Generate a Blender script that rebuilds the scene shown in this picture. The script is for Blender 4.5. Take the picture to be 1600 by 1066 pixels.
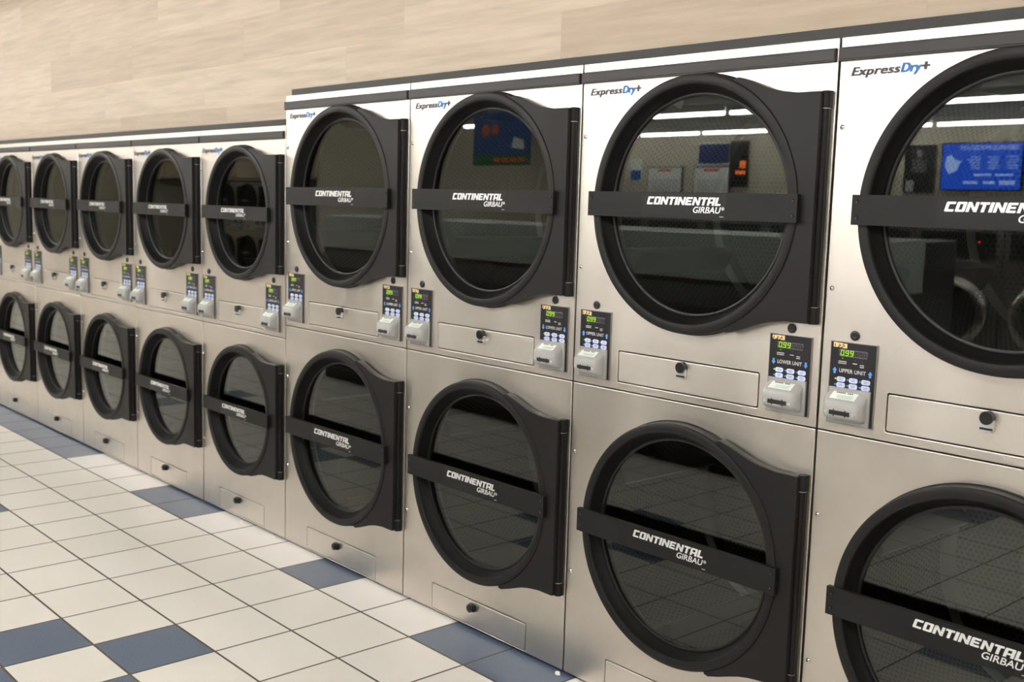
import bpy, bmesh, math, random
from mathutils import Matrix, Vector
random.seed(7)
for o in list(bpy.data.objects): bpy.data.objects.remove(o)
sc = bpy.context.scene
col = sc.collection
R = math.radians

# ------------------------------------------------------------------ camera
cam = bpy.data.cameras.new('camera'); cam.sensor_width = 36.0; cam.lens = 1706.02 / 1600 * 36
cam.clip_start = 0.05; cam.clip_end = 100
cam.dof.use_dof = True; cam.dof.focus_distance = 2.95; cam.dof.aperture_fstop = 5.0
co = bpy.data.objects.new('camera', cam); col.objects.link(co); sc.camera = co
yaw, pitch, roll = R(47.91632991), R(-7.14350787), R(1.58865689)
fw = Vector((-math.sin(yaw)*math.cos(pitch), math.cos(yaw)*math.cos(pitch), math.sin(pitch)))
rt = fw.cross(Vector((0, 0, 1))).normalized(); up = rt.cross(fw)
rt, up = math.cos(roll)*rt + math.sin(roll)*up, -math.sin(roll)*rt + math.cos(roll)*up
m = Matrix((rt, up, -fw)).transposed().to_4x4(); m.translation = (4.13395, -2.41285, 1.50794)
co.matrix_world = m

# ------------------------------------------------------------------ world and exposure
w = bpy.data.worlds.new('world'); sc.world = w; w.use_nodes = True
w.node_tree.nodes['Background'].inputs[0].default_value = (0.9, 0.85, 0.8, 1)
w.node_tree.nodes['Background'].inputs[1].default_value = 0.05
sc.view_settings.view_transform = 'Standard'; sc.view_settings.look = 'None'
sc.view_settings.gamma = 1; sc.view_settings.use_curve_mapping = False
sc.view_settings.exposure = 2.23
LAMP = 15.0            # strength of the fluorescent tubes
CEIL = 2.85

# ------------------------------------------------------------------ materials
M = {}
def srgb(r, g, b):
    f = lambda c: (c/255/12.92) if c/255 <= 0.04045 else ((c/255+0.055)/1.055)**2.4
    return (f(r), f(g), f(b), 1)
def mat(name, c, rough=0.5, metal=0.0, emit=None, es=1.0, spec=0.5):
    m = bpy.data.materials.new(name); m.use_nodes = True
    b = m.node_tree.nodes['Principled BSDF']
    b.inputs['Base Color'].default_value = c; b.inputs['Roughness'].default_value = rough
    b.inputs['Metallic'].default_value = metal; b.inputs['Specular IOR Level'].default_value = spec
    if emit: b.inputs['Emission Color'].default_value = emit; b.inputs['Emission Strength'].default_value = es
    M[name] = m; return m
class NT:
    def __init__(s, m): s.t = m.node_tree; s.n = s.t.nodes; s.b = s.n.get('Principled BSDF')
    def add(s, ty, **k):
        n = s.n.new(ty)
        for a, v in k.items(): setattr(n, a, v)
        return n
    def link(s, a, b): s.t.links.new(a, b)
    def val(s, sock, v):
        if hasattr(v, 'links') or hasattr(v, 'is_linked'): s.link(v, sock)
        else: sock.default_value = v
    def math(s, op, a, b=0.0, c=None):
        n = s.add('ShaderNodeMath', operation=op); s.val(n.inputs[0], a); s.val(n.inputs[1], b)
        if c is not None: s.val(n.inputs[2], c)
        return n.outputs[0]
    def sep(s, v): n = s.add('ShaderNodeSeparateXYZ'); s.link(v, n.inputs[0]); return n.outputs
    def comb(s, x, y, z):
        n = s.add('ShaderNodeCombineXYZ'); s.val(n.inputs[0], x); s.val(n.inputs[1], y); s.val(n.inputs[2], z); return n.outputs[0]
    def noise(s, v, scale, detail=3, rough=0.5):
        n = s.add('ShaderNodeTexNoise'); s.link(v, n.inputs['Vector']); n.inputs['Scale'].default_value = scale
        n.inputs['Detail'].default_value = detail; n.inputs['Roughness'].default_value = rough; return n.outputs[0]
    def maprange(s, v, a, b, c, d):
        n = s.add('ShaderNodeMapRange'); s.val(n.inputs[0], v)
        for i, x in enumerate((a, b, c, d)): n.inputs[i+1].default_value = x
        return n.outputs[0]
    def mix(s, f, a, b):
        n = s.add('ShaderNodeMix', data_type='RGBA'); s.val(n.inputs[0], f); s.val(n.inputs[6], a); s.val(n.inputs[7], b); return n.outputs[2]
    def bump(s, h, strength, dist=0.001):
        n = s.add('ShaderNodeBump'); s.link(h, n.inputs['Height']); n.inputs['Strength'].default_value = strength
        n.inputs['Distance'].default_value = dist; s.link(n.outputs[0], s.b.inputs['Normal'])
def pos(t): return t.add('ShaderNodeNewGeometry').outputs['Position']
def scaled(t, v, x, y, z):
    n = t.add('ShaderNodeVectorMath', operation='MULTIPLY'); t.link(v, n.inputs[0]); n.inputs[1].default_value = (x, y, z); return n.outputs[0]

# stainless steel: satin finish with wiping smears and a fine grain
def steel(name, base, rough):
    t = NT(mat(name, base, rough, 1.0)); p = pos(t)
    smear = t.noise(scaled(t, p, 3.2, 1, 1.1), 1.3, 4, 0.6)
    fine = t.noise(scaled(t, p, 90, 90, 6), 3.0, 2)
    r = t.math('ADD', t.maprange(smear, 0.2, 0.8, rough-0.10, rough+0.08), t.maprange(fine, 0, 1, -0.025, 0.025))
    t.link(r, t.b.inputs['Roughness'])
    spots = t.maprange(t.noise(p, 7.0, 5, 0.65), 0.35, 0.7, 0, 1)
    c2 = tuple(x*0.90 for x in base[:3]) + (1,)
    t.link(t.mix(t.math('MULTIPLY', spots, 0.6), base, c2), t.b.inputs['Base Color'])
    t.bump(t.noise(scaled(t, p, 2.0, 1, 1.4), 1.5, 1), 0.35, 0.008)
steel('steel', (0.73, 0.68, 0.62, 1), 0.39)
steel('drawer_steel', (0.76, 0.71, 0.65, 1), 0.41)
mat('steel_edge', (0.5, 0.48, 0.45, 1), 0.35, 1.0)
mat('gap_dark', (0.015, 0.012, 0.010, 1), 0.8)
def plastic(name, c, rough, grain):
    t = NT(mat(name, c, rough, spec=0.22)); p = pos(t)
    t.bump(t.noise(p, 900, 2), grain, 0.0006)
    t.link(t.maprange(t.noise(p, 5, 4), 0.3, 0.7, rough-0.05, rough+0.08), t.b.inputs['Roughness'])
plastic('door_plastic', (0.013, 0.0122, 0.0120, 1), 0.46, 0.35)
plastic('bar_plastic', (0.013, 0.0125, 0.0123, 1), 0.48, 0.35)
mat('hinge_black', (0.007, 0.007, 0.007, 1), 0.38, spec=0.25)
mat('gasket', (0.010, 0.010, 0.010, 1), 0.42, spec=0.35); mat('ring_recess', (0.005, 0.005, 0.005, 1), 0.50, spec=0.16)
mat('decal_black', (0.008, 0.008, 0.008, 1), 0.36, spec=0.3)
t = NT(mat('vent_plastic', (0.030, 0.028, 0.028, 1), 0.42, spec=0.3)); p = pos(t)
t.bump(t.noise(scaled(t, p, 2, 2, 300), 3.0, 2), 0.3, 0.0005)
mat('trim_dark', (0.030, 0.029, 0.028, 1), 0.5, spec=0.3)
mat('screw_steel', (0.75, 0.72, 0.68, 1), 0.22, 1.0)
mat('logo_silver', (0.86, 0.86, 0.86, 1), 0.32, 0.45)
mat('logo_grey', (0.085, 0.08, 0.085, 1), 0.35)
mat('logo_blue', (0.05, 0.26, 0.72, 1), 0.3)
mat('logo_clear', (0.74, 0.71, 0.67, 1), 0.30, 1.0)
mat('panel_black', (0.012, 0.012, 0.014, 1), 0.35)
mat('panel_frame', (0.35, 0.33, 0.31, 1), 0.35, 0.9)
mat('lcd_window', (0.035, 0.04, 0.05, 1), 0.25)
mat('lcd_line', (0.20, 0.24, 0.30, 1), 0.4)
mat('digit_green', (0.02, 0.05, 0.0, 1), 0.4, emit=(0.50, 1.0, 0.0, 1), es=0.24)
mat('digit_off', (0.09, 0.05, 0.045, 1), 0.5)
mat('print_white', (0.62, 0.62, 0.62, 1), 0.5)
mat('arrow_blue', (0.10, 0.32, 0.82, 1), 0.45)
mat('button_white', (0.62, 0.68, 0.92, 1), 0.4)
mat('button_print', (0.16, 0.18, 0.42, 1), 0.5)
mat('tag_yellow', (0.90, 0.66, 0.30, 1), 0.55)
mat('tag_digit', (0.10, 0.05, 0.02, 1), 0.6)
mat('reader_grey', (0.37, 0.37, 0.365, 1), 0.42)
mat('reader_slot', (0.008, 0.008, 0.008, 1), 0.5)
mat('reader_label', (0.82, 0.84, 0.80, 1), 0.3)
mat('reader_green', (0.58, 0.72, 0.58, 1), 0.35)
mat('lock_black', (0.012, 0.012, 0.012, 1), 0.3)
mat('chrome', (0.75, 0.75, 0.75, 1), 0.30, 0.8)
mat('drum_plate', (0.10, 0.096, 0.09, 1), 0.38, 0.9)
mat('cabinet_grey', (0.10, 0.095, 0.09, 1), 0.6)

# perforated drum sheet: hexagonal rows of holes on the cylinder and on the rear plate
def perforated(name, axis):
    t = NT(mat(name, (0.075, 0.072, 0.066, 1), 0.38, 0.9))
    o = t.add('ShaderNodeTexCoord').outputs['UV']
    x, y, z = t.sep(o)
    a = 0.0165; b = a*math.sqrt(3)
    u, v = t.math('DIVIDE', x, a), t.math('DIVIDE', y, b)
    def lat(off):
        fx = t.math('MULTIPLY', t.math('SUBTRACT', t.math('FRACT', t.math('ADD', u, off)), 0.5), a)
        fy = t.math('MULTIPLY', t.math('SUBTRACT', t.math('FRACT', t.math('ADD', v, off)), 0.5), b)
        return t.math('SQRT', t.math('ADD', t.math('MULTIPLY', fx, fx), t.math('MULTIPLY', fy, fy)))
    d = t.math('MINIMUM', lat(0.0), lat(0.5))
    h = t.maprange(d, 0.0048, 0.0056, 1, 0)
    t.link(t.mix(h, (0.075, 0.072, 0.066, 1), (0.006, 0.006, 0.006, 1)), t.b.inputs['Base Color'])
    t.link(t.math('SUBTRACT', 0.9, t.math('MULTIPLY', h, 0.9)), t.b.inputs['Metallic'])
    t.link(t.math('ADD', 0.38, t.math('MULTIPLY', h, 0.5)), t.b.inputs['Roughness'])
perforated('drum_perforated', 0)

# thin door glass: clear body, mirror reflection that grows towards grazing angles
def glassy(name, tint, f0):
    m = bpy.data.materials.new(name); m.use_nodes = True; M[name] = m
    n = m.node_tree.nodes; n.clear(); t = NT(m)
    lw = t.add('ShaderNodeLayerWeight'); lw.inputs[0].default_value = 0.5
    f = t.math('POWER', lw.outputs['Facing'], 5.0)
    f = t.math('ADD', t.math('MULTIPLY', f, 1-f0), f0)
    tr = t.add('ShaderNodeBsdfTransparent'); tr.inputs[0].default_value = tint
    gl = t.add('ShaderNodeBsdfGlossy'); gl.inputs['Roughness'].default_value = 0.0
    gl.inputs['Color'].default_value = (0.95, 0.98, 0.96, 1)
    mx = t.add('ShaderNodeMixShader'); t.link(f, mx.inputs[0]); t.link(tr.outputs[0], mx.inputs[1]); t.link(gl.outputs[0], mx.inputs[2])
    out = t.add('ShaderNodeOutputMaterial'); t.link(mx.outputs[0], out.inputs[0])
glassy('door_glass', (0.66, 0.68, 0.66, 1), 0.052)

# washed oak boards on the wall
def oak(name, ox=0.0, h=0.192, L=1.22):
    t = NT(mat(name, (0.6, 0.5, 0.4, 1), 0.55)); p = pos(t); x, y, z = t.sep(p)
    row = t.math('FLOOR', t.math('DIVIDE', z, h))
    wn = t.add('ShaderNodeTexWhiteNoise', noise_dimensions='1D'); t.link(row, wn.inputs['W'])
    u = t.math('ADD', t.math('DIVIDE', x, L), wn.outputs['Value'])
    cell = t.math('FLOOR', u)
    wn2 = t.add('ShaderNodeTexWhiteNoise', noise_dimensions='2D'); t.link(t.comb(cell, row, 0), wn2.inputs['Vector'])
    k = wn2.outputs['Value']
    base = t.mix(k, srgb(172, 155, 136), srgb(188, 173, 155))
    gv = t.comb(t.math('MULTIPLY', x, 1.6), t.math('MULTIPLY', k, 37.0), t.math('MULTIPLY', z, 26.0))
    g = t.noise(gv, 1.5, 6, 0.62)
    base = t.mix(t.maprange(g, 0.36, 0.74, 0, 0.55), base, srgb(142, 125, 106))
    knots = t.maprange(t.noise(t.comb(t.math('MULTIPLY', x, 9), t.math('MULTIPLY', k, 11.0), t.math('MULTIPLY', z, 30)), 2.2, 4, 0.7), 0.66, 0.8, 0, 0.45)
    base = t.mix(knots, base, srgb(122, 104, 86))
    fz = t.math('FRACT', t.math('DIVIDE', z, h)); fx = t.math('FRACT', u)
    ln = t.math('MAXIMUM', t.maprange(fz, 0.0, 0.008, 1, 0), t.maprange(fx, 0.0, 0.0015, 1, 0))
    base = t.mix(t.math('MULTIPLY', ln, 0.38), base, srgb(140, 116, 92))
    t.link(base, t.b.inputs['Base Color'])
    t.bump(g, 0.15, 0.002)
oak('oak_boards')

# floor tiles with the blue accents laid where the photo has them
TX, TY, OX, OY = 0.298, 0.2905, 0.010, -0.2115
BLUE = [(1, 0), (4, 0), (5, 0), (-3, 0), (-4, 0)] + [(i, 0) for i in range(-16, -7)]
for c0 in (2, -5, -12, 9): BLUE += [(c0, 3), (c0-1, 4), (c0+1, 4), (c0, 5)]
for c0 in (-2, 5, -9): BLUE += [(c0, 10), (c0-1, 11), (c0+1, 11), (c0, 12)]
BLUE += [(9, 0), (10, 0)]
t = NT(mat('floor_tile', (0.7, 0.66, 0.6, 1), 0.3)); p = pos(t); x, y, z = t.sep(p)
u = t.math('DIVIDE', t.math('SUBTRACT', x, OX), TX); v = t.math('DIVIDE', t.math('SUBTRACT', OY+TY, y), TY)
iu, iv = t.math('FLOOR', u), t.math('FLOOR', v)
wn = t.add('ShaderNodeTexWhiteNoise', noise_dimensions='2D'); t.link(t.comb(iu, iv, 0), wn.inputs['Vector'])
isb = None
groups = {}
for i, j in BLUE: groups.setdefault(j, set()).add(i)
for j, s in groups.items():
    s = sorted(s); runs = []; a = s[0]; q = a
    for i in s[1:]:
        if i != q+1: runs.append((a, q)); a = i
        q = i
    runs.append((a, q))
    inrow = t.math('COMPARE', iv, float(j), 0.3)
    acc = None
    for a, q in runs:
        c = t.math('COMPARE', iu, (a+q)/2, (q-a)/2+0.3)
        acc = c if acc is None else t.math('MAXIMUM', acc, c)
    cc = t.math('MULTIPLY', inrow, acc)
    isb = cc if isb is None else t.math('MAXIMUM', isb, cc)
cream = t.mix(wn.outputs['Value'], srgb(232, 227, 220), srgb(237, 233, 227))
cream = t.mix(t.math('COMPARE', iv, 0.0, 0.3), cream, srgb(238, 235, 234))  # row along the dryers lightened: light bounced off their fronts, painted into the tiles
cream = t.mix(t.maprange(t.noise(p, 1.5, 2, 0.5), 0.3, 0.8, 0, 0.30), cream, srgb(224, 218, 210))
cream = t.mix(t.maprange(t.noise(p, 260, 2), 0.35, 0.75, 0, 0.25), cream, srgb(198, 192, 182))
bl = t.mix(t.maprange(t.noise(p, 420, 2), 0.38, 0.62, 0, 1), srgb(60, 76, 101), srgb(106, 120, 143))
tile = t.mix(isb, cream, bl)
fu = t.math('ABSOLUTE', t.math('SUBTRACT', t.math('FRACT', u), 0.5)); fv = t.math('ABSOLUTE', t.math('SUBTRACT', t.math('FRACT', v), 0.5))
gr = t.math('MAXIMUM', t.maprange(fu, 0.4850, 0.4890, 0, 1), t.maprange(fv, 0.4845, 0.4885, 0, 1))
gcol = t.mix(t.maprange(t.noise(p, 2.2, 3), 0.35, 0.65, 0, 1), srgb(52, 47, 40), srgb(96, 88, 74))
t.link(t.mix(gr, tile, gcol), t.b.inputs['Base Color'])
t.link(t.math('ADD', t.maprange(t.noise(p, 2, 2), 0.2, 0.8, 0.28, 0.34), t.math('MULTIPLY', gr, 0.4)), t.b.inputs['Roughness'])
t.bump(t.math('SUBTRACT', 1.0, gr), 0.35, 0.0015)

mat('wall_paint', srgb(196, 188, 172), 0.7)
mat('ceiling_paint', srgb(225, 222, 214), 0.8)
t = NT(mat('ceiling_tile', srgb(206, 205, 198), 0.85)); p = pos(t); x, y, z = t.sep(p)
fx = t.math('ABSOLUTE', t.math('SUBTRACT', t.math('FRACT', t.math('DIVIDE', x, 1.22)), 0.5))
fy = t.math('ABSOLUTE', t.math('SUBTRACT', t.math('FRACT', t.math('DIVIDE', y, 0.61)), 0.5))
t.link(t.mix(t.math('MAXIMUM', t.maprange(fx, 0.488, 0.49, 0, 1), t.maprange(fy, 0.476, 0.48, 0, 1)), srgb(176, 176, 170), srgb(130, 130, 126)), t.b.inputs['Base Color'])
mat('tube_light', (1, 1, 1, 1), 0.4, emit=(1.0, 0.975, 0.93, 1), es=LAMP)
mat('tube_light_far', (1, 1, 1, 1), 0.4, emit=(1.0, 0.985, 0.95, 1), es=LAMP*0.8)
mat('tube_light_mid', (1, 1, 1, 1), 0.4, emit=(1.0, 0.975, 0.93, 1), es=LAMP*0.3)
mat('fixture_white', (0.75, 0.75, 0.73, 1), 0.4)
mat('washer_grey', (0.12, 0.12, 0.12, 1), 0.4, 0.0); mat('hood_grey', (0.60, 0.66, 0.64, 1), 0.4)
mat('washer_steel', (0.30, 0.29, 0.28, 1), 0.4, 0.9)
mat('washer_dark', (0.03, 0.03, 0.032, 1), 0.45)
mat('screen_blue', (0.01, 0.03, 0.2, 1), 0.3, emit=(0.005, 0.09, 0.72, 1), es=0.95)
mat('screen_light', (0.3, 0.4, 0.6, 1), 0.3, emit=(0.30, 0.45, 0.95, 1), es=0.9)
mat('board_white', srgb(225, 228, 228), 0.4)
mat('board_red', srgb(190, 70, 60), 0.5)
mat('board_frame', srgb(120, 118, 112), 0.4)
mat('poster_navy', srgb(40, 48, 100), 0.5)
mat('poster_black', srgb(32, 32, 34), 0.5)
mat('poster_print', srgb(170, 172, 172), 0.5)
mat('banner_blue', srgb(45, 85, 150), 0.5)
mat('banner_orange', srgb(215, 105, 50), 0.5)
mat('banner_green', srgb(40, 105, 60), 0.5)
mat('orange_sign', srgb(235, 110, 50), 0.5, emit=(1.0, 0.22, 0.04, 1), es=0.6)
mat('led_red', (0.3, 0, 0, 1), 0.4, emit=(1, 0.02, 0.02, 1), es=2.0)
mat('paper_white', (0.85, 0.85, 0.83, 1), 0.8)

# ------------------------------------------------------------------ mesh helpers
class MB:
    def __init__(s): s.v = []; s.f = []; s.m = []; s.sm = []; s.mats = []
    def mi(s, name):
        if name not in s.mats: s.mats.append(name)
        return s.mats.index(name)
    def add(s, vs, fs, mt, smooth=False):
        b = len(s.v); k = s.mi(mt); s.v += [tuple(v) for v in vs]
        for f in fs: s.f.append(tuple(b+i for i in f)); s.m.append(k); s.sm.append(smooth)
    def box(s, x0, x1, y0, y1, z0, z1, mt):
        s.add([(x, y, z) for x in (x0, x1) for y in (y0, y1) for z in (z0, z1)],
              [(0, 1, 3, 2), (4, 6, 7, 5), (0, 4, 5, 1), (2, 3, 7, 6), (0, 2, 6, 4), (1, 5, 7, 3)], mt)
    def prism(s, pts, y0, y1, mt, smooth=False):     # pts (x,z); y0 front, y1 back
        n = len(pts); vs = [(x, y0, z) for x, z in pts] + [(x, y1, z) for x, z in pts]
        s.add(vs, [tuple(range(n)), tuple(range(2*n-1, n-1, -1))], mt)
        s.add(vs, [(i, i+n, (i+1) % n + n, (i+1) % n) for i in range(n)], mt, smooth)
    def profx(s, pts, x0, x1, mt):                   # pts (y,z) extruded along x
        n = len(pts); vs = [(x0, y, z) for y, z in pts] + [(x1, y, z) for y, z in pts]
        s.add(vs, [tuple(range(n)), tuple(range(2*n-1, n-1, -1))] + [(i, i+n, (i+1) % n+n, (i+1) % n) for i in range(n)], mt)
    def lathe(s, prof, cx, cz, mt, n=96, smooth=True, closed=False):   # prof (r,y) about the y axis
        k = len(prof); vs = []
        for i in range(n):
            a = 2*math.pi*i/n; c, sn = math.cos(a), math.sin(a)
            vs += [(cx+r*c, y, cz+r*sn) for r, y in prof]
        fs = []
        for i in range(n):
            j = (i+1) % n
            for q in range(k if closed else k-1):
                q2 = (q+1) % k; fs.append((i*k+q, i*k+q2, j*k+q2, j*k+q))
        s.add(vs, fs, mt, smooth)
    def disc(s, cx, cz, r, y0, y1, mt, n=24):
        s.prism([(cx+r*math.cos(2*math.pi*i/n), cz+r*math.sin(2*math.pi*i/n)) for i in range(n)], y0, y1, mt, True)
    def cylz(s, cx, cy, r, z0, z1, mt, n=20):
        vs = [(cx+r*math.cos(2*math.pi*i/n), cy+r*math.sin(2*math.pi*i/n), z) for z in (z0, z1) for i in range(n)]
        s.add(vs, [(i, (i+1) % n, (i+1) % n+n, i+n) for i in range(n)], mt, True)
        s.add(vs, [tuple(range(n)), tuple(range(2*n-1, n-1, -1))], mt)
    def build(s, name, parent=None, bevel=0, loc=None, seg=2):
        me = bpy.data.meshes.new(name); me.from_pydata(s.v, [], s.f)
        for a in s.mats: me.materials.append(M[a])
        for p_, k, q in zip(me.polygons, s.m, s.sm): p_.material_index = k; p_.use_smooth = q
        bm = bmesh.new(); bm.from_mesh(me); bmesh.ops.recalc_face_normals(bm, faces=bm.faces); bm.to_mesh(me); bm.free()
        try: me.set_sharp_from_angle(angle=R(40))
        except Exception: pass
        o = bpy.data.objects.new(name, me); col.objects.link(o)
        if parent: o.parent = parent
        if loc: o.location = loc
        if bevel:
            b = o.modifiers.new('bevel', 'BEVEL'); b.width = bevel; b.segments = seg; b.limit_method = 'ANGLE'; b.angle_limit = R(40)
        return o
def rrect(x0, x1, z0, z1, r, n=5):
    pts = []
    for cx, cz, a0 in ((x1-r, z1-r, 0), (x0+r, z1-r, 90), (x0+r, z0+r, 180), (x1-r, z0+r, 270)):
        pts += [(cx+r*math.cos(R(a0+90*i/n)), cz+r*math.sin(R(a0+90*i/n))) for i in range(n+1)]
    return pts
def circ(cx, cz, r, n=96): return [(cx+r*math.cos(2*math.pi*i/n), cz+r*math.sin(2*math.pi*i/n)) for i in range(n)]
def mesh_of_curve(cu, name):
    o = bpy.data.objects.new('tmp', cu); col.objects.link(o)
    dg = bpy.context.evaluated_depsgraph_get(); dg.update()
    me = bpy.data.meshes.new_from_object(o.evaluated_get(dg)); me.name = name
    bpy.data.objects.remove(o); return me
def xz(me):                                          # curve plane (x,y) -> (x,z), front towards -y
    me.transform(Matrix(((1, 0, 0, 0), (0, 0, -1, 0), (0, 1, 0, 0), (0, 0, 0, 1)))); return me
def sheet(name, outlines, yf, th, mt, parent, bevel=0.0018):   # sheet metal with cut-outs and a rolled edge
    cu = bpy.data.curves.new(name, 'CURVE'); cu.dimensions = '2D'; cu.fill_mode = 'BOTH'
    for pts in outlines:
        sp = cu.splines.new('POLY'); sp.points.add(len(pts)-1)
        for q, (x, z) in zip(sp.points, pts): q.co = (x, z, 0, 1)
        sp.use_cyclic_u = True
    cu.extrude = th/2 - bevel; cu.bevel_depth = bevel; cu.bevel_resolution = 2; cu.offset = -bevel
    me = xz(mesh_of_curve(cu, name)); me.transform(Matrix.Translation((0, yf+th/2, 0)))
    me.materials.clear(); me.materials.append(M[mt])
    o = bpy.data.objects.new(name, me); col.objects.link(o); o.parent = parent; return o
def text_mesh(name, s, size, mt, shear=0.0, bold=0.0, width=None, space=1.0, depth=0.0003, align='LEFT', heavy=0.0):
    cu = bpy.data.curves.new(name, 'FONT'); cu.body = s; cu.size = size; cu.shear = shear; cu.offset = bold
    cu.extrude = depth; cu.space_character = space; cu.resolution_u = 4
    me = xz(mesh_of_curve(cu, name))
    xs = [v.co.x for v in me.vertices]; a, b = min(xs), max(xs)
    k = (width/(b-a)) if width else 1.0
    off = {'LEFT': a, 'RIGHT': b, 'CENTER': (a+b)/2}[align]
    for v in me.vertices: v.co.x = (v.co.x-off)*k
    if heavy:                                        # thicken every stroke
        bm = bmesh.new()
        for ax, az in ((-1, -.5), (0, .5), (1, -.5), (0, -.5), (1, .5), (-1, .5)):
            c = me.copy(); c.transform(Matrix.Translation((ax*heavy, 0, az*heavy))); bm.from_mesh(c); bpy.data.meshes.remove(c)
        bm.to_mesh(me); bm.free()
    me.materials.clear(); me.materials.append(M[mt]); return me
def place(name, me, parent, loc):
    o = bpy.data.objects.new(name, me); col.objects.link(o); o.parent = parent; o.location = loc; return o
def tag(o, label=None, cat=None, group=None, kind=None):
    if label: o['label'] = label
    if cat: o['category'] = cat
    if group: o['group'] = group
    if kind: o['kind'] = kind
    return o
def empty(name, loc=(0, 0, 0), rz=0.0):
    o = bpy.data.objects.new(name, None); col.objects.link(o); o.location = loc; o.rotation_euler = (0, 0, rz)
    o.empty_display_size = 0.1; return o

# heavy squared italic capitals of the door bars
def block_letters(s, h, mt):
    b = MB(); x = 0.0; sh = 0.22; st = 0.25
    def poly(pts): b.prism([((x+px+sh*pz)*h, pz*h) for px, pz in pts], -0.0004, 0.0, mt)
    def rc(x0, x1, z0, z1): poly([(x0, z0), (x1, z0), (x1, z1), (x0, z1)])
    for ch in s:
        w = 0.76
        if ch in 'CE':
            poly([(0, .07), (.07, 0), (st, 0), (st, 1), (.07, 1), (0, .93)])
            rc(st, w-.04, 0, .23); rc(st, w-.04, .77, 1)
            if ch == 'E': rc(st, w-.12, .40, .60)
        elif ch == 'O':
            poly([(0, .07), (.07, 0), (st, 0), (st, 1), (.07, 1), (0, .93)]); rc(st, w-st, 0, .21); rc(st, w-st, .79, 1)
            poly([(w-st, 0), (w-.07, 0), (w, .07), (w, .93), (w-.07, 1), (w-st, 1)])
        elif ch == 'N':
            w = 0.84; rc(0, st-.01, 0, 1); rc(w-st+.01, w, 0, 1); poly([(.0, 1), (w-st+.02, 0), (w, 0), (st, 1)])
        elif ch == 'T':
            w = 0.72; rc(0, w, .77, 1); rc(w/2-st/2, w/2+st/2, 0, .77)
        elif ch == 'I':
            w = st+.02; rc(0, w, 0, 1)
        elif ch == 'A':
            w = .80; poly([(0, 0), (st, 0), (st, 1), (.07, 1), (0, .93)]); rc(st, w-st, .79, 1); rc(st, w-st, .28, .48)
            poly([(w-st, 0), (w, 0), (w, .93), (w-.07, 1), (w-st, 1)])
        elif ch == 'L':
            w = .64; rc(0, st, 0, 1); rc(st, w, 0, .23)
        x += w + 0.085
    return b, (x-0.085)*h
_lm = {}
def logo_lettering(scale):
    if scale not in _lm:
        b, wd = block_letters('CONTINENTAL', 0.0215*scale, 'logo_silver')
        k = 0.262*scale/ (wd+0.006)
        b.v = [(x*k, y, z) for x, y, z in b.v]
        o = b.build('maker_lettering'); me = o.data; bpy.data.objects.remove(o)
        g = text_mesh('maker_name', 'GIRBAU', 0.0235*scale, 'logo_silver', 0.22, 0.0002*scale, 0.092*scale, 1.0)
        r_ = text_mesh('registered_mark', '®', 0.012*scale, 'logo_silver', 0, 0)
        _lm[scale] = (me, g, r_)
    return _lm[scale]

# ------------------------------------------------------------------ one stacked dryer
SEG = {'0': 'abcdef', '9': 'abcdfg', '8': 'abcdefg'}
def digit(b, x, z, w, h, segs, mt, y0):
    st = h*0.115; sh = 0.12
    def r(x0, x1, z0, z1): b.prism([(x+px+sh*pz, z+pz) for px, pz in ((x0, z0), (x1, z0), (x1, z1), (x0, z1))], y0, y0+0.0006, mt)
    g = st*0.25
    D = {'a': (st*.6, w-st*.6, h-st, h), 'd': (st*.6, w-st*.6, 0, st), 'g': (st*.6, w-st*.6, h/2-st/2, h/2+st/2),
         'f': (0, st, h/2+g, h-g), 'e': (0, st, g, h/2-g), 'b': (w-st, w, h/2+g, h-g), 'c': (w-st, w, g, h/2-g)}
    for c in segs: r(*D[c])

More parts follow.
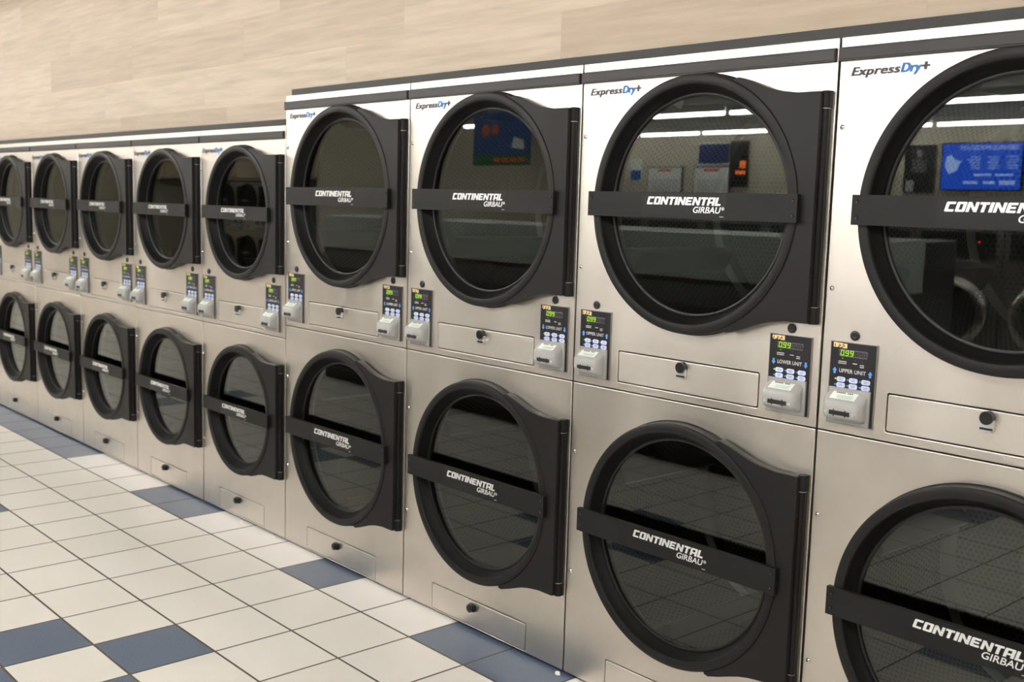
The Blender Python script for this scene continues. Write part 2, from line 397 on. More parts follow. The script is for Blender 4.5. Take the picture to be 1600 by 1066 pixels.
def control_panel(parent, x, z, w, h, which, number, seed):
    rnd = random.Random(seed)
    b = MB(); b.box(0, w, -0.0035, 0.004, 0, h, 'panel_frame'); b.box(0.0022, w-0.0022, -0.0042, -0.0030, 0.0022, h-0.0022, 'panel_black')
    # small indicator print
    for fx, fz, n, ww in ((.28, .755, 4, .022), (.55, .745, 3, .012), (.70, .735, 3, .011)):
        for r_ in range(2 if fx != .55 else 1):
            b.box(fx*w-ww/2, fx*w+ww/2, -0.0046, -0.0040, fz*h-0.0045*r_, fz*h-0.0045*r_+0.002, 'print_white')
        b.disc(fx*w, fz*h+0.009, 0.0012, -0.0048, -0.0040, 'digit_green' if fx == .28 else 'digit_off', 8)
    P = b.build('control_panel', parent, loc=(x, 0, z))
    # display
    d = MB(); dx0, dx1, dz0, dz1 = .20*w, .80*w, .825*h, .905*h
    d.prism(rrect(dx0, dx1, dz0, dz1, .003, 3), -0.0050, -0.0038, 'lcd_line'); d.prism(rrect(dx0+.0009, dx1-.0009, dz0+.0009, dz1-.0009, .0025, 3), -0.0054, -0.0045, 'lcd_window')
    dw, dh = (dx1-dx0)/7.2, (dz1-dz0)*.78
    for i in range(3): digit(d, dx0+.004+(i+3)*dw*1.17+dw*.15, dz0+.0022, dw*.9, dh*.95, 'abcdefg', 'digit_off', -0.0057)
    d.build('display', P)
    d = MB()
    for i, c in enumerate('099'): digit(d, dx0+.004+i*dw*1.22, dz0+.0020, dw*.86, dh, SEG[c], 'digit_green', -0.0060)
    d.box(dx0+.004+dw*1.02, dx0+.004+dw*1.02+.0015, -0.0060, -0.0054, dz0+.0020, dz0+.0035, 'digit_green')
    tag(d.build('display_digits', P), 'lit green digits reading 0.99')
    # arrows and words
    for fx in (.125, .885):
        d = MB(); cx, cz, s = fx*w, .645*h, .075*h; q = 1 if which == 'UPPER' else -1
        hw = .046*w*1.0
        d.prism([(cx-hw*.5, cz-q*s/2), (cx+hw*.5, cz-q*s/2), (cx+hw*.5, cz), (cx-hw*.5, cz)][::q], -0.0048, -0.0040, 'arrow_blue')
        d.prism([(cx-hw*1.05, cz), (cx+hw*1.05, cz), (cx, cz+q*s/2)][::q], -0.0048, -0.0040, 'arrow_blue')
        d.build('arrow', P)
    place('unit_lettering', TXT[which], P, (w*.505, -0.0043, .628*h))
    # number stickers
    d = MB()
    n = len(number)
    for i in range(n):
        x0 = .07*w + i*.098*w; z0 = (.925 + rnd.uniform(-.004, .004))*h
        pts = [(x0, z0), (x0+.096*w, z0), (x0+.096*w, z0+.055*h), (x0, z0+.055*h)]
        if rnd.random() < .3: pts = [(x0, z0+.02*h), (x0+.04*w, z0), (x0+.096*w, z0+.01*h), (x0+.096*w, z0+.055*h), (x0, z0+.055*h)]
        d.prism(pts, -0.0047, -0.0040, 'tag_yellow')
    T = d.build('number_tag', P)
    me = TXTNUM.get(number) or TXTNUM.setdefault(number, text_mesh('tag_digits', number, .042*h, 'tag_digit', 0, .0002, .22*w, 1.3))
    o = bpy.data.objects.new('tag_lettering', me); col.objects.link(o); o.parent = P; o.location = (.095*w, -0.0050, .937*h)
    # membrane buttons
    for r_ in range(2):
        for c_ in range(3):
            d = MB(); cx, cz = (.275+.265*c_)*w, (.545-.070*r_)*h; bw, bh = .185*w, .058*h
            d.prism(rrect(cx-bw/2, cx+bw/2, cz-bh/2, cz+bh/2, bh*.42, 4), -0.0056, -0.0040, 'button_white')
            d.box(cx-bw*.26, cx+bw*.26, -0.0059, -0.0054, cz+.001, cz+.0022, 'button_print'); d.box(cx-bw*.2, cx+bw*.2, -0.0059, -0.0054, cz-.0022, cz-.001, 'button_print')
            d.disc(cx-bw*.5-.004, cz, .0022, -0.0048, -0.0040, 'arrow_blue' if (r_ or c_) else 'digit_green', 10)
            d.build('button', P)
    # card reader housing
    d = MB(); z1, z0 = .445*h, .015*h; cx = .47*w; hw = .40*w
    d.box(.05*w, .93*w, -0.0100, -0.0030, z0, z1, 'reader_grey')
    zf1, zf0 = .300*h, .085*h; D = -0.0420
    prof = [(-0.009, z1-.006), (D+.004, zf1+.003), (D, zf1-.002), (D, zf0+.010), (D+.008, zf0), (-0.009, z0+.006)]
    k = 0.42*w; nn = 18
    secs = []
    for i in range(nn+1):                            # rounded across the width
        u = -1+2*i/nn; x_ = cx-.015*w+u*k; e = (1-abs(u)**10)
        secs.append([(x_, -0.009+(py+0.009)*(0.55+0.45*e), zm+(pz-zm)*(0.80+0.20*e)) for (py, pz) in prof for zm in [(zf0+zf1)/2]])
    vs = [v for s_ in secs for v in s_]; q = len(prof)
    fs = [(i*q+j, i*q+j+1, (i+1)*q+j+1, (i+1)*q+j) for i in range(nn) for j in range(q-1)]
    d.add(vs, fs + [tuple(range(q)), tuple(nn*q+j for j in range(q))[::-1]], 'reader_grey', True)
    sx0, sx1 = cx-.235*w, cx+.205*w; szc = .165*h
    d.box(sx0, sx1, D-.0006, D+.002, szc-.0055, szc+.0055, 'reader_slot')
    for f_ in (.22, .78):
        xx = sx0+(sx1-sx0)*f_; d.box(xx-.0015, xx+.0015, D-.0005, D+.002, szc-.0085, szc+.0085, 'reader_slot')
    for xx in (cx-.305*w, cx+.275*w): d.disc(xx, szc, .0032, D-.0016, D+.002, 'reader_label', 12); d.disc(xx, szc, .0018, D-.0019, D, 'panel_frame', 10)
    # label lying on the sloping top face
    def slope(u0, u1, t0, t1, off, mt):
        def P_(u_, t_):
            y = -0.009+(D+.004+0.009)*t_; z = (z1-.006)+(zf1+.003-z1+.006)*t_
            ny, nz = -(z1-.006-zf1-.003), (0.033); l = math.hypot(ny, nz); return (cx-.015*w+u_*w, y+ny/l*off, z+nz/l*off)
        d.add([P_(u0, t0), P_(u1, t0), P_(u1, t1), P_(u0, t1)], [(0, 1, 2, 3)], mt)
    slope(-.27, .27, .18, .90, .0009, 'reader_label'); slope(-.13, .20, .50, .82, .0013, 'reader_green')
    for i in range(9): 
        if i != 5: slope(-.19+i*.040, -.19+i*.040+.028, .22, .33, .0014, 'reader_slot')
    tag(d.build('card_reader', P), 'grey card reader with black slot and white label')
    return P

def latch_upper(parent, x, z):
    b = MB(); b.disc(x, z, .0152, -0.018, 0.0, 'lock_black', 28); b.disc(x, z, .0095, -0.0185, -0.012, 'lock_black', 24)
    b.prism([(x-.0145, z+.004), (x-.0145, z-.024), (x-.009, z-.032), (x+.009, z-.032), (x+.0145, z-.024), (x+.0145, z+.004)], -0.012, -0.001, 'chrome')
    b.box(x-.0145, x+.0145, -0.0135, -0.0115, z-.0275, z-.0225, 'lock_black')
    return b.build('latch', parent)
def latch_lower(parent, x, z):
    b = MB(); b.disc(x, z, .0145, -0.020, 0.0, 'lock_black', 28); b.disc(x, z, .0095, -0.023, -0.015, 'lock_black', 24)
    b.prism(rrect(x-.016, x+.016, z-.014, z+.014, .006), -0.010, -0.001, 'lock_black')
    return b.build('latch', parent)

def dryer_door(parent, W, cx, zc, r, hz):
    s = r/.352; b = MB()
    # ring: back lip, wall, rolled rim, cone towards the glass, gasket bead
    prof = [(r+.0045, 0.0), (r+.0045, -.006), (r+.001, -.009), (r-.001, -.026), (r, -.033), (r-.003, -.0385), (r-.008, -.0405), (r-.022, -.0405),
            (r-.0265, -.039), (r-.029, -.035), (r-.034, -.022), (r-.045, -.006), (r-.0485, -.001), (r-.0515, 0.010)]
    b.lathe(prof[:10], cx, zc, 'door_plastic', 128); b.lathe(prof[9:], cx, zc, 'ring_recess', 128)
    xr = W-.024-cx
    def hf(p): return (p[0]*s, p[1]*s*1.0)
    top = [(.137, .330), (.150, .3325), (.185, .3215), (.22, .309), (.25, .299), (.28, .2925), (.31, .289)]
    kz = hz/.287
    T = [(x*s, z*s if i < 3 else (z*s*(1-(i-2)/5)+z*kz*(i-2)/5)) for i, (x, z) in enumerate(top)] + [(.33*s, hz), (xr-.003, hz), (xr, hz-.003)]
    arc = []
    a0 = math.atan2(T[0][1], T[0][0]); ra = r-.001
    for i in range(1, 40):
        a = -a0 + 2*a0*i/40; arc.append((ra*math.cos(a), ra*math.sin(a)))
    T2 = T + [(x, -z) for x, z in T[::-1]]
    outer = [(ra*math.cos(a0), ra*math.sin(a0))] + T2 + [(ra*math.cos(a0), -ra*math.sin(a0))]
    pts = outer + arc
    D = sheet('door', [[(cx+x, zc+z) for x, z in pts]], -.0365, .028, 'door_plastic', None, .0015)
    # join ring and flange into one door mesh
    me = D.data; o2 = b.build('ring'); me.materials.append(M['ring_recess']); bm = bmesh.new(); bm.from_mesh(me); bm.from_mesh(o2.data); bm.to_mesh(me); bm.free()
    for p_ in me.polygons: p_.use_smooth = True
    try: me.set_sharp_from_angle(angle=R(35))
    except Exception: pass
    bpy.data.objects.remove(o2); D.parent = parent
    g = MB(); rg = r-.0515
    g.lathe([(rg+.006, -.001), (rg+.003, -.0045), (rg, -.005), (rg-.004, -.003), (rg-.005, .004), (rg+.002, .010)], cx, zc, 'gasket', 96); g.build('gasket', D)
    g = MB(); g.disc(cx, zc, rg-.001, .001, .006, 'door_glass', 96); tag(g.build('glass', D), 'dark clear glass reflecting the room')
    # hinge tube and blocks
    hx = W-.0225; h = MB(); h.cylz(hx, -.0125, .0100, zc-hz, zc+hz, 'hinge_black', 20)
    h.box(hx-.004, hx+.009, -.009, 0, zc-hz+.002, zc+hz-.002, 'hinge_black')
    for q in (-1, 1):
        h.disc(hx, zc+q*.6*hz, .004, -.0245, -.020, 'hinge_black', 12)
    h.build('hinge', D)
    for q in (-1, 1):
        k = MB(); z_ = zc+q*(hz-.019*s-.0); k.cylz(hx, -.0125, .0118, z_-.021*s, z_+.021*s, 'bar_plastic', 20); k.box(hx-.004, hx+.0112, -.0120, 0, z_-.021*s, z_+.021*s, 'bar_plastic')
        k.cylz(hx, -.0125, .0121, z_-q*.0215*s-.0008, z_-q*.0215*s+.0008, 'steel_edge', 20)
        k.build('hinge_knuckle', D)
    # handle bar across the glass
    hl, hh = r+.0065*s, .0355*s
    k = MB(); k.prism([(cx-hl, zc-hh), (cx+hl, zc-hh), (cx+hl, zc+hh), (cx-hl, zc+hh)], -.0525, -.0395, 'bar_plastic'); H = k.build('handle_bar', D, bevel=.0015)
    for ex in (-1, 1):
        for ez in (-1, 1):
            k = MB(); x_, z_ = cx+ex*(hl-.013*s), zc+ez*hh*.52
            k.lathe([(0.0, -.0532), (.0030, -.0532), (.0042, -.0540), (.0048, -.0528), (.0050, -.0522)], x_, z_, 'gasket', 14); k.disc(x_, z_, .0016, -.0542, -.0530, 'cabinet_grey', 6); k.build('screw', D)
    k = MB(); k.box(cx-.148*s, cx+.142*s, -.0528, -.0520, zc-hh+.004, zc+hh-.004, 'decal_black'); k.box(cx+.124*s, cx+.136*s, -.0531, -.0526, zc-hh+.0075, zc-hh+.0088, 'print_white')
    k.build('decal', D)
    a, g_, r_ = logo_lettering(s)
    place('maker_lettering', a, D, (cx-.130*s, -.0529, zc+.0015*s))
    place('maker_name', g_, D, (cx+.035*s, -.0531, zc-.0185*s))
    place('registered_mark', r_, D, (cx+.129*s, -.0531, zc-.0105*s))
    return D

def drum(parent, cx, zc, R0, seed):
    rnd = random.Random(seed); n = 96; y0, y1 = .045, .62
    b = MB(); vs = []; fs = []
    for i in range(n+1):
        a = 2*math.pi*i/n; vs += [(cx+R0*math.cos(a), y0, zc+R0*math.sin(a)), (cx+R0*math.cos(a), y1, zc+R0*math.sin(a))]
    for i in range(n): fs.append((2*i, 2*i+1, 2*i+3, 2*i+2))
    b.add(vs, fs, 'drum_perforated', True); ncyl = len(b.f)
    b.add([(cx+x, y1, zc+z) for x, z in circ(0, 0, R0)], [tuple(range(96))], 'drum_perforated')
    nb = len(b.f)
    b.lathe([(R0*.45, y1-.004), (R0*.45, y1-.001)], cx, zc, 'drum_plate', 64)
    b.lathe([(0, y1-.02), (.05, y1-.018), (.06, y1-.004), (R0*.42, y1-.003)], cx, zc, 'drum_plate', 64)
    # front and rear rolled rings
    b.lathe([(R0-.045, y0-.018), (R0-.045, y0+.01), (R0-.03, y0+.03), (R0-.002, y0+.05)], cx, zc, 'drum_plate', 96)
    b.lathe([(R0-.001, y1-.06), (R0-.02, y1-.045), (R0-.02, y1)], cx, zc, 'drum_plate', 96)
    # lifting ribs
    ph = rnd.uniform(0, 2)
    for q in range(4):
        a = ph+q*math.pi/2; c, sn = math.cos(a), math.sin(a)
        def T(rr, tt): return (cx+rr*c-tt*sn, zc+rr*sn+tt*c)
        b.prism([T(R0, -.045), T(R0-.055, -.010), T(R0-.060, 0), T(R0-.055, .010), T(R0, .045)], y0+.05, y1-.06, 'drum_plate')
    o = b.build('drum', parent)
    uv = o.data.uv_layers.new(name='sheet'); me = o.data
    for pi, p_ in enumerate(me.polygons):
        for li in p_.loop_indices:
            v = me.vertices[me.loops[li].vertex_index].co
            if pi < ncyl:
                a = math.atan2(v.z-zc, v.x-cx)
                if a < 0 and p_.center.z-zc > 0 and abs(a) > 3: a += 2*math.pi
                if a > 3 and p_.center.z-zc < 0: a -= 2*math.pi
                if abs(a) < 1e-4: a = 0
                uv.data[li].uv = (a*R0, v.y)
            else: uv.data[li].uv = (v.x, v.z)
    return o

BIG = dict(W=.876, H=1.933, split=.962, cx=.452, zu=1.517, zl=.549, r=.3555, hz=.287, band=(1.875, 1.908), pan=(.028, .723, .986, .128, .207),
           hole=(.092, .787, 1.210), drw=(.187, .695, .986, 1.082), knob=(.437, 1.063), ldr=(.182, .695, .014, .112), lknob=(.420, .086),
           scr=((.018, 1.717), (.018, 1.322), (.018, .742), (.018, .350)), exp=(.036, 1.839, .20), R0=.375)
SML = dict(W=.784, H=1.813, split=.903, cx=.412, zu=1.435, zl=.531, r=.300, hz=.254, band=(1.757, 1.789), pan=(.016, .620, .926, .126, .205),
           hole=(.073, .684, 1.150), drw=(.168, .592, .9215, 1.0205), knob=(.373, .997), ldr=(.170, .598, .016, .115), lknob=(.359, .092),
           scr=((.006, 1.630), (.006, 1.239), (.006, .745), (.006, .328)), exp=(.018, 1.710, .196), R0=.335)
TXT = {k: text_mesh('unit_words', k+' UNIT', .0138, 'print_white', 0, 0.0001, .073, 1.05, .0002, 'CENTER') for k in ('UPPER', 'LOWER')}
TXTNUM = {}
E1 = text_mesh('express_words', 'Express', .0280, 'logo_grey', .25, 0, .126, 1.06, heavy=.0017)
E2 = text_mesh('dry_word', 'Dry', .0300, 'logo_blue', .25, 0, .050, 1.0, heavy=.0020)
E3 = text_mesh('plus_mark', '+', .034, 'logo_grey', .1, 0, .017, heavy=.0024)

def make_dryer(K, seed, numbers):
    W, H, sp = K['W'], K['H'], K['split']
    root = empty('stacked_dryer')
    g = .0032
    # carcass behind the front sheets
    b = MB(); t_ = .004; bk = .86
    b.box(g, g+t_, .016, bk, .03, H-.004, 'cabinet_grey'); b.box(W-g-t_, W-g, .016, bk, .03, H-.004, 'cabinet_grey')
    b.box(g, W-g, .016, bk, H-.008, H-.002, 'cabinet_grey'); b.box(g, W-g, bk-.004, bk, .03, H-.004, 'cabinet_grey'); b.box(g, W-g, .016, bk, .012, .03, 'gap_dark')
    b.box(g, W-g, .02, bk, sp-.004, sp+.13, 'gap_dark')
    for x_, y_ in ((.06, .06), (W-.06, .06), (.06, bk-.06), (W-.06, bk-.06)): b.cylz(x_, y_, .02, 0, .03, 'gap_dark', 12)
    b.build('cabinet', root)
    def rect(x0, x1, z0, z1): return rrect(x0, x1, z0, z1, .002, 2)
    up_ = [rect(g, W-g, sp+.0018, H), circ(K['cx'], K['zu'], K['r']-.043), rrect(*K['drw'], .006)]
    lo_ = [rect(g, W-g, .010, sp-.0018), circ(K['cx'], K['zl'], K['r']-.043), rrect(*K['ldr'], .006)]
    sheet('front_panel', up_, 0, .016, 'steel', root); sheet('front_panel', lo_, 0, .016, 'steel', root)
    b = MB(); b.box(g, W-g, .016, .019, .02, .12+K['ldr'][0]*0, 'gap_dark'); b.build('backing_plate', root)
    b = MB(); z0, z1 = K['band']; b.box(.002, W-.007, -.009, .001, z0, z1, 'vent_plastic'); b.box(.004, W-.009, -.0105, -.008, z0+.004, z1-.004, 'vent_plastic'); b.build('vent_strip', root, bevel=.001)
    for x0, x1, z0, z1, kn, up_ in (K['drw']+(K['knob'], True), K['ldr']+(K['lknob'], False)):
        d = sheet('drawer', [rrect(x0+.0032, x1-.0032, z0+.0032, z1-.0032, .005)], -.0005, .014, 'drawer_steel', root)
        (latch_upper if up_ else latch_lower)(d, *kn)
    for zc in (K['zu'], K['zl']): dryer_door(root, W, K['cx'], zc, K['r'], K['hz'])
    drum(root, K['cx'], K['zu'], K['R0'], seed); drum(root, K['cx'], K['zl'], K['R0'], seed+50)
    xl, xr, pz, pw, ph = K['pan']
    control_panel(root, xl, pz, pw, ph, 'UPPER', numbers[0], seed*2); control_panel(root, xr, pz, pw, ph, 'LOWER', numbers[1], seed*2+1)
    for x_ in K['hole'][:2]:
        b = MB(); b.disc(x_, K['hole'][2], .0125, -.003, .002, 'lock_black', 24); b.lathe([(.004, -.0035), (.006, -.0045), (.009, -.0045), (.0115, -.003)], x_, K['hole'][2], 'lock_black', 24); b.build('lock', root)
    for x_, z_ in K['scr']:
        b = MB(); b.lathe([(0, -.0042), (.0035, -.0036), (.0062, -.0012), (.0068, 0)], x_+.001, z_, 'screw_steel', 16); b.box(x_-.002, x_+.004, -.0046, -.0036, z_-.0005, z_+.0005, 'gap_dark'); b.build('screw', root)
    ex, ez, ew = K['exp']
    b = MB(); b.box(ex-.006, ex+ew+.006, -.0009, .001, ez-.011, ez+.026, 'logo_clear'); L = b.build('model_badge', root)
    k = ew/.20
    place('badge_lettering', E1, L, (ex, -.0014, ez)); o = place('badge_lettering', E2, L, (ex+.129*k, -.0014, ez)); tag(o, 'blue lettering reading Dry'); place('badge_mark', E3, L, (ex+.181*k, -.0014, ez-.001))
    return root
def kids(o): return [c for c in bpy.data.objects if c.parent == o]
def copy_tree(o, parent=None):
    c = o.copy(); col.objects.link(c); c.parent = parent
    for ch in kids(o): copy_tree(ch, c)
    return c
def renumber(root, numbers):
    ps = [c for c in kids(root) if c.name.startswith('control_panel')]
    ps.sort(key=lambda c: c.location.x)
    for P, n in zip(ps, numbers):
        for c in kids(P):
            if c.name.startswith('tag_lettering'):
                me = TXTNUM.get(n) or TXTNUM.setdefault(n, text_mesh('tag_digits', n, .042*.207, 'tag_digit', 0, .0002, .22*.128, 1.3)); c.data = me

W, w_ = .876, .78407
big_labels = ['tall stainless stacked dryer at the left end of the tall group, beside the shorter ones',
              'second tall stainless stacked dryer from the left, blue tiles at its foot',
              'tall stainless stacked dryer immediately left of the one cut off by the right edge',
              'largest-looking stainless stacked dryer, cut off by the right edge of the photo']
tall = make_dryer(BIG, 3, ('129', '130'))
for i in range(4):
    d = tall if i == 0 else copy_tree(tall)
    d.location = (i*W, 0, 0); tag(d, big_labels[i], 'dryer', 'tall stacked dryers in the row')
    if i: renumber(d, (str(129+2*i), str(130+2*i)))
small_labels = ['shorter stacked dryer directly touching the tall dryers', 'second shorter stacked dryer counting left from the tall ones',
                'third shorter stacked dryer counting left from the tall ones', 'fourth shorter stacked dryer counting left from the tall ones',
                'fifth shorter stacked dryer from the tall ones, partly cut by the left edge', 'shorter stacked dryer almost wholly beyond the left edge of the photo']
short = make_dryer(SML, 11, ('127', '128'))
for i in range(6):
    d = short if i == 0 else copy_tree(short)
    d.location = (-(i+1)*w_, 0, 0); tag(d, small_labels[i], 'dryer', 'shorter stacked dryers in the row')
    if i: renumber(d, (str(127-2*i), str(128-2*i)))

# ------------------------------------------------------------------ the room
def struct(b, name, **k): o = b.build(name, **k); o['kind'] = 'structure'; return o
XL, XR, YB, YW = -18.0, 7.5, -12.6, .05
b = MB(); b.box(XL, XR, YB, 1.2, -.1, 0, 'floor_tile'); struct(b, 'floor')
b = MB(); b.box(XL, XR, YB, 1.2, CEIL, CEIL+.1, 'ceiling_tile'); struct(b, 'ceiling')
b = MB(); e = 4*W+.02
b.prism([(XL, 1.818), (-.004, 1.818), (-.004, 1.938), (e, 1.938), (e, 0), (XR, 0), (XR, CEIL), (XL, CEIL)], YW, YW+.12, 'oak_boards')
b.prism([(XL, 0), (-6*w_-.02, 0), (-6*w_-.02, 1.818), (XL, 1.818)], YW, YW+.12, 'oak_boards'); struct(b, 'wall_back')
b = MB(); b.box(-6*w_-.02, -.004, .030, .0495, 1.8145, 1.842, 'trim_dark'); struct(b, 'trim_1', bevel=.001)
b = MB(); b.box(-.004, e, .030, .0495, 1.9345, 1.9635, 'trim_dark'); struct(b, 'trim_2', bevel=.001)
b = MB(); b.box(XL-.1, XL, YB, 1.2, 0, CEIL, 'wall_paint'); struct(b, 'wall_left')
b = MB(); b.box(XR, XR+.1, YB, 1.2, 0, CEIL, 'wall_paint'); struct(b, 'wall_right')
b = MB(); b.box(XL, XR, YB-.1, YB, 0, CEIL, 'wall_paint'); struct(b, 'wall_front')
b = MB(); b.prism([(XL, 1.83), (-11.2, 1.83), (-11.2, CEIL), (XL, CEIL)], -7.15, -7.03, 'oak_boards')
b.box(-11.3, -11.2, YB, -7.15, 0, CEIL, 'wall_paint'); struct(b, 'wall_partition')

# ceiling strip lights
LROWS = [(-2.25, -16.5, 6.3), (-5.2, -16.5, 6.3), (-9.15, -10.0, 0.6), (-12.0, -10.0, 0.6)]  # second row is unseen, added only to light the room
b = MB(); L0 = 1.28
b.box(0, L0, -.06, .06, .05, .13, 'fixture_white'); proto = empty('ceiling_light')
h_ = b.build('housing', proto)
b = MB(); n = 8
vs = [(x_, .026*math.cos(2*math.pi*i/n), .026*math.sin(2*math.pi*i/n)+.026) for x_ in (.02, L0-.02) for i in range(n)]
b.add(vs, [(i, (i+1) % n, (i+1) % n+n, i+n) for i in range(n)] + [tuple(range(n)), tuple(range(2*n-1, n-1, -1))], 'tube_light'); b.build('tube', proto)
first = True
far_tube = [c for c in kids(proto) if c.name.startswith('tube')][0].data.copy(); far_tube.materials[0] = M['tube_light_far']; mid_tube = far_tube.copy(); mid_tube.materials[0] = M['tube_light_mid']
RN = ['nearest to the dryers', 'second row out, unseen, added to light the room', 'third row out, reflected in upper door glass', 'along the far wall, reflected in upper door glass']
for r_, (y_, xa, xb) in enumerate(LROWS):
    x_ = xa
    while x_ < xb:
        o = proto if first else copy_tree(proto); first = False
        if y_ < -3:
            for c in kids(o):
                if c.name.startswith('tube'): c.data = far_tube if y_ < -8 else mid_tube
        o.location = (x_, y_, CEIL-.13); tag(o, 'white fluorescent ceiling strip light '+RN[r_], 'ceiling light', 'strip lights '+RN[r_]); x_ += L0+.06

# washers standing opposite, seen only as reflections in the doors
wp = empty('washing_machine'); ww = .74
b = MB(); b.profx([(0, .10), (0, .98), (.05, 1.12), (.05, 1.36), (.75, 1.38), (.75, .10)], .003, ww-.003, 'washer_grey'); b.build('cabinet', wp, bevel=.004)
b = MB(); b.box(.02, ww-.02, .05, .7, 0, .10, 'washer_dark'); b.build('plinth', wp)
b = MB(); b.lathe([(.27, 0), (.27, -.04), (.25, -.05), (.20, -.045), (.19, -.02)], ww/2, .62, 'washer_dark', 48); D_ = b.build('door', wp)
b = MB(); b.disc(ww/2, .62, .19, -.02, -.015, 'door_glass', 40); b.build('glass', D_)
b = MB(); b.box(.02, ww-.02, -.006, .002, .12, .96, 'washer_dark'); b.build('front_plate', wp)
b = MB(); b.profx([(.030, 1.11), (.030, 1.37), (.40, 1.385), (.40, 1.11)], .001, ww-.001, 'hood_grey'); b.build('hood', wp)
nw = 7
for i in range(nw):
    o = wp if i == 0 else copy_tree(wp)
    o.location = (1.35-i*ww, -2.56, 0); o.rotation_euler.z = math.pi
    tag(o, 'grey front-loading washing machine facing the dryers, seen only as a reflection', 'washing machine', 'washing machines opposite the dryers')

# a taller row of steel washers further back
fw_ = empty('washing_machine'); fw2 = .78
b = MB(); b.box(.003, fw2-.003, 0, .8, .10, 1.45, 'washer_steel'); b.build('cabinet', fw_, bevel=.006)
b = MB(); b.box(.02, fw2-.02, .04, .75, 0, .10, 'washer_dark'); b.build('plinth', fw_)
b = MB(); b.lathe([(.30, 0), (.30, -.03), (.28, -.045), (.22, -.045), (.20, -.01)], fw2/2, .70, 'screw_steel', 48); D_ = b.build('door', fw_)
b = MB(); b.disc(fw2/2, .70, .20, -.012, -.008, 'washer_dark', 40); b.build('glass', D_)
b = MB(); b.box(.06, fw2-.06, -.012, .002, 1.16, 1.38, 'washer_dark'); b.disc(.20, 1.30, .008, -.016, -.010, 'led_red', 10); b.box(.42, .58, -.015, -.011, 1.22, 1.32, 'board_frame'); b.build('control_panel', fw_)
for i in range(8):
    o = fw_ if i == 0 else copy_tree(fw_)
    o.location = (1.7-i*fw2, -6.6, 0); o.rotation_euler.z = math.pi
    tag(o, 'steel front-loading washer with red light in the farther row, seen only as a reflection', 'washing machine', 'steel washers in the farther row')

# opposite dryers at the far left end, reflected in the shorter dryers
for i in range(4):
    o = copy_tree(short); o.location = (-11.3-i*w_, -7.0, 0); o.rotation_euler.z = math.pi
    tag(o, 'stacked dryer of the opposite row, seen as a reflection in the shorter dryers', 'dryer', 'opposite row of stacked dryers')

# signs and screen on the far wall
def at_wall(b, name, x, y, z, label, cat):
    o = b if isinstance(b, bpy.types.Object) else b.build(name); o.location = (x, y, z); o.rotation_euler.z = math.pi; return tag(o, label, cat)
sc_ = empty('price_screen'); b = MB(); b.box(0, 1.14, -.03, .03, 0, .66, 'poster_black'); b.build('screen_case', sc_)
b = MB(); b.box(.015, 1.125, -.034, -.028, .015, .645, 'screen_blue'); pn = b.build('screen_panel', sc_)
b = MB()
for x0, x1, z0, z1 in ((.08, .30, .08, .14), (.36, .52, .09, .13), (.60, .80, .09, .13), (.12, .36, .20, .23), (.42, .66, .20, .23)): b.box(x0, x1, -.036, -.0335, z0, z1, 'screen_light')
for c_ in range(3):
    for r_ in range(5): b.box(.06+c_*.26, .06+c_*.26+random.uniform(.12, .2), -.036, -.0335, .30+r_*.038, .312+r_*.038, 'screen_light')
b.prism([(.90, .28), (1.02, .22), (1.08, .34), (1.07, .46), (1.0, .50), (.95, .44), (.84, .40), (.88, .36)], -.036, -.0335, 'screen_light')
b.build('screen_print', pn)
place('screen_lettering', text_mesh('price_words', 'SERVICE PRICE LIST', .085, 'screen_light', 0, .001, .80), sc_, (.08, -.037, .555))
at_wall(sc_, '', -2.32, -12.55, 1.87, 'bright blue price list screen on the far wall, reflected in the rightmost upper door', 'screen')
b = MB(); b.box(0, .46, -.01, .01, 0, .68, 'poster_black')
for r_ in range(4): b.box(.12, .34, -.013, -.009, .30+r_*.05, .315+r_*.05, 'poster_print')
b.disc(.23, .56, .05, -.013, -.009, 'poster_print'); b.box(.30, .42, -.013, -.009, .02, .18, 'poster_print')
at_wall(b, 'wall_poster', -3.58, -12.57, 1.83, 'black poster with a pale drop emblem beside the blue screen', 'poster')
def board(x, z, w, h, nm, label, head):
    b = MB(); b.box(0, w, -.015, .02, 0, h, 'board_frame'); b.box(.03, w-.03, -.02, -.01, .03, h-.03, 'board_white'); b.box(w*.3, w*.7, -.023, -.019, h-.09, h-.05, head)
    for r_ in range(7): b.box(w*.1, w*.88, -.023, -.019, .07+r_*.035, .078+r_*.035, 'board_frame')
    at_wall(b, nm, x, -12.57, z, label, 'notice board')
board(-7.14, 1.72, .78, .52, 'notice_board', 'white notice board with red heading under the navy sign', 'board_red')
board(-8.16, 1.72, .80, .52, 'notice_board', 'white notice board with red heading, left of the one under the navy sign', 'board_red')
b = MB(); b.box(0, .62, -.01, .01, 0, .33, 'poster_navy'); b.box(.0, .62, -.008, .014, -.02, .35, 'board_white')
at_wall(b, 'wall_sign', -7.2, -12.57, 2.28, 'navy blue sign on the far wall above a notice board', 'sign')
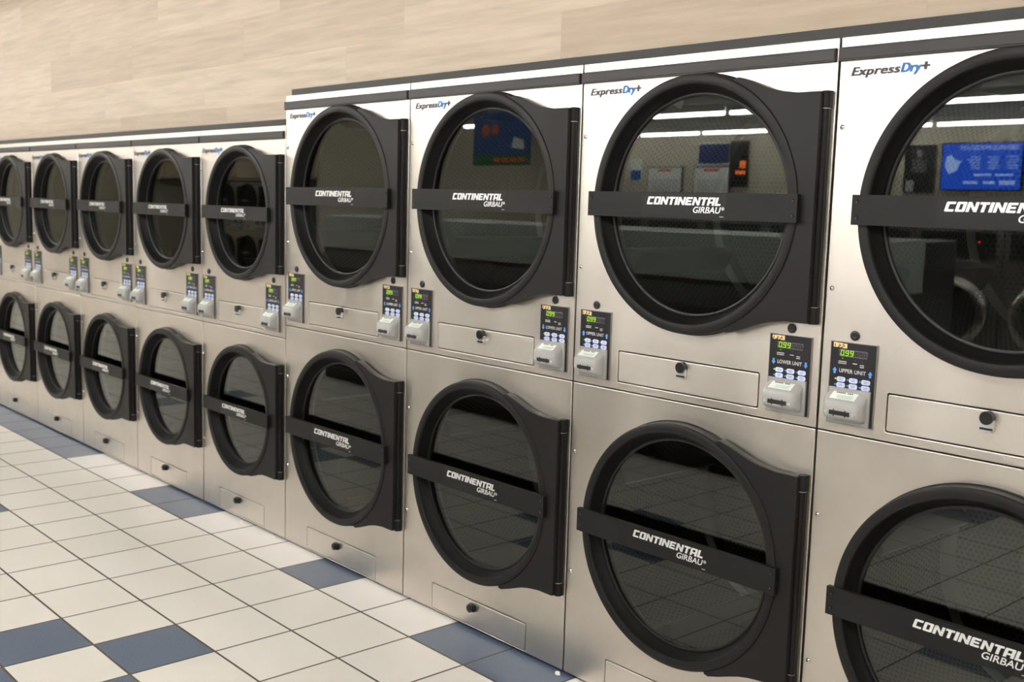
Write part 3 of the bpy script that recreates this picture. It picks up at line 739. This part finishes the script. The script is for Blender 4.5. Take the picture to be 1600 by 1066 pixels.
b = MB(); b.box(0, .35, -.02, .02, 0, .75, 'poster_black'); b.box(.02, .14, -.024, -.018, .30, .42, 'orange_sign'); b.box(.02, .22, -.024, -.018, .2, .26, 'orange_sign')
at_wall(b, 'lit_sign', -6.80, -12.55, 1.9, 'dark panel with glowing orange patches on the far wall', 'sign')
b = MB(); b.box(0, .28, -.01, .01, 0, .40, 'board_white'); b.box(.02, .26, -.013, -.009, .02, .2, 'banner_blue')
at_wall(b, 'paper_notice', -9.1, -12.57, 1.98, 'small white and blue notice on the far wall', 'notice')
b = MB(); b.box(0, 1.1, -.012, .012, 0, .68, 'banner_blue'); b.box(0, 1.1, -.015, -.011, 0, .14, 'banner_green')
b.disc(.85, .45, .08, -.015, -.011, 'banner_orange'); b.disc(.66, .46, .07, -.015, -.011, 'banner_orange'); b.prism([(.1, .2), (.35, .22), (.3, .36), (.12, .32)], -.015, -.011, 'board_white')
for r_ in range(4): b.box(.08+r_*.16, .2+r_*.16, -.017, -.014, .04, .10, 'banner_orange')
for x_ in (.1, 1.0): b.cylz(x_, 0, .004, .68, CEIL-2.0, 'chrome', 6)
at_wall(b, 'hanging_banner', -6.05, -7.0, 2.0, 'blue and green promotional banner hanging from the ceiling, seen as a reflection', 'banner')

# scraps of paper at the foot of the dryers
def scrap(x, y, s, label):
    b = MB(); rr = random.Random(int(x*1000)); n = 7; z = []
    top = [(x+s*math.cos(i*6.283/n)*rr.uniform(.6, 1.1), y+s*.6*math.sin(i*6.283/n)*rr.uniform(.6, 1.1), rr.uniform(.002, .010)) for i in range(n)]
    bot = [(a, b_, 0.0) for a, b_, c in top]
    b.add(top+bot+[(x, y, .012)], [(i, (i+1) % n, 2*n) for i in range(n)]+[(i, i+n, (i+1) % n+n, (i+1) % n) for i in range(n)]+[tuple(range(n, 2*n))], 'paper_white')
    tag(b.build('paper_scrap'), label, 'litter', 'white scraps on the floor along the dryers')
scrap(-.36, -.018, .018, 'small white paper scrap at the foot of the shorter dryer next to the tall ones')
scrap(-.075, -.018, .015, 'small white paper scrap at the foot of the dryer seam beside blue tiles')
scrap(1.745, -.018, .012, 'tiny white scrap at the foot of the seam by the two blue tiles')
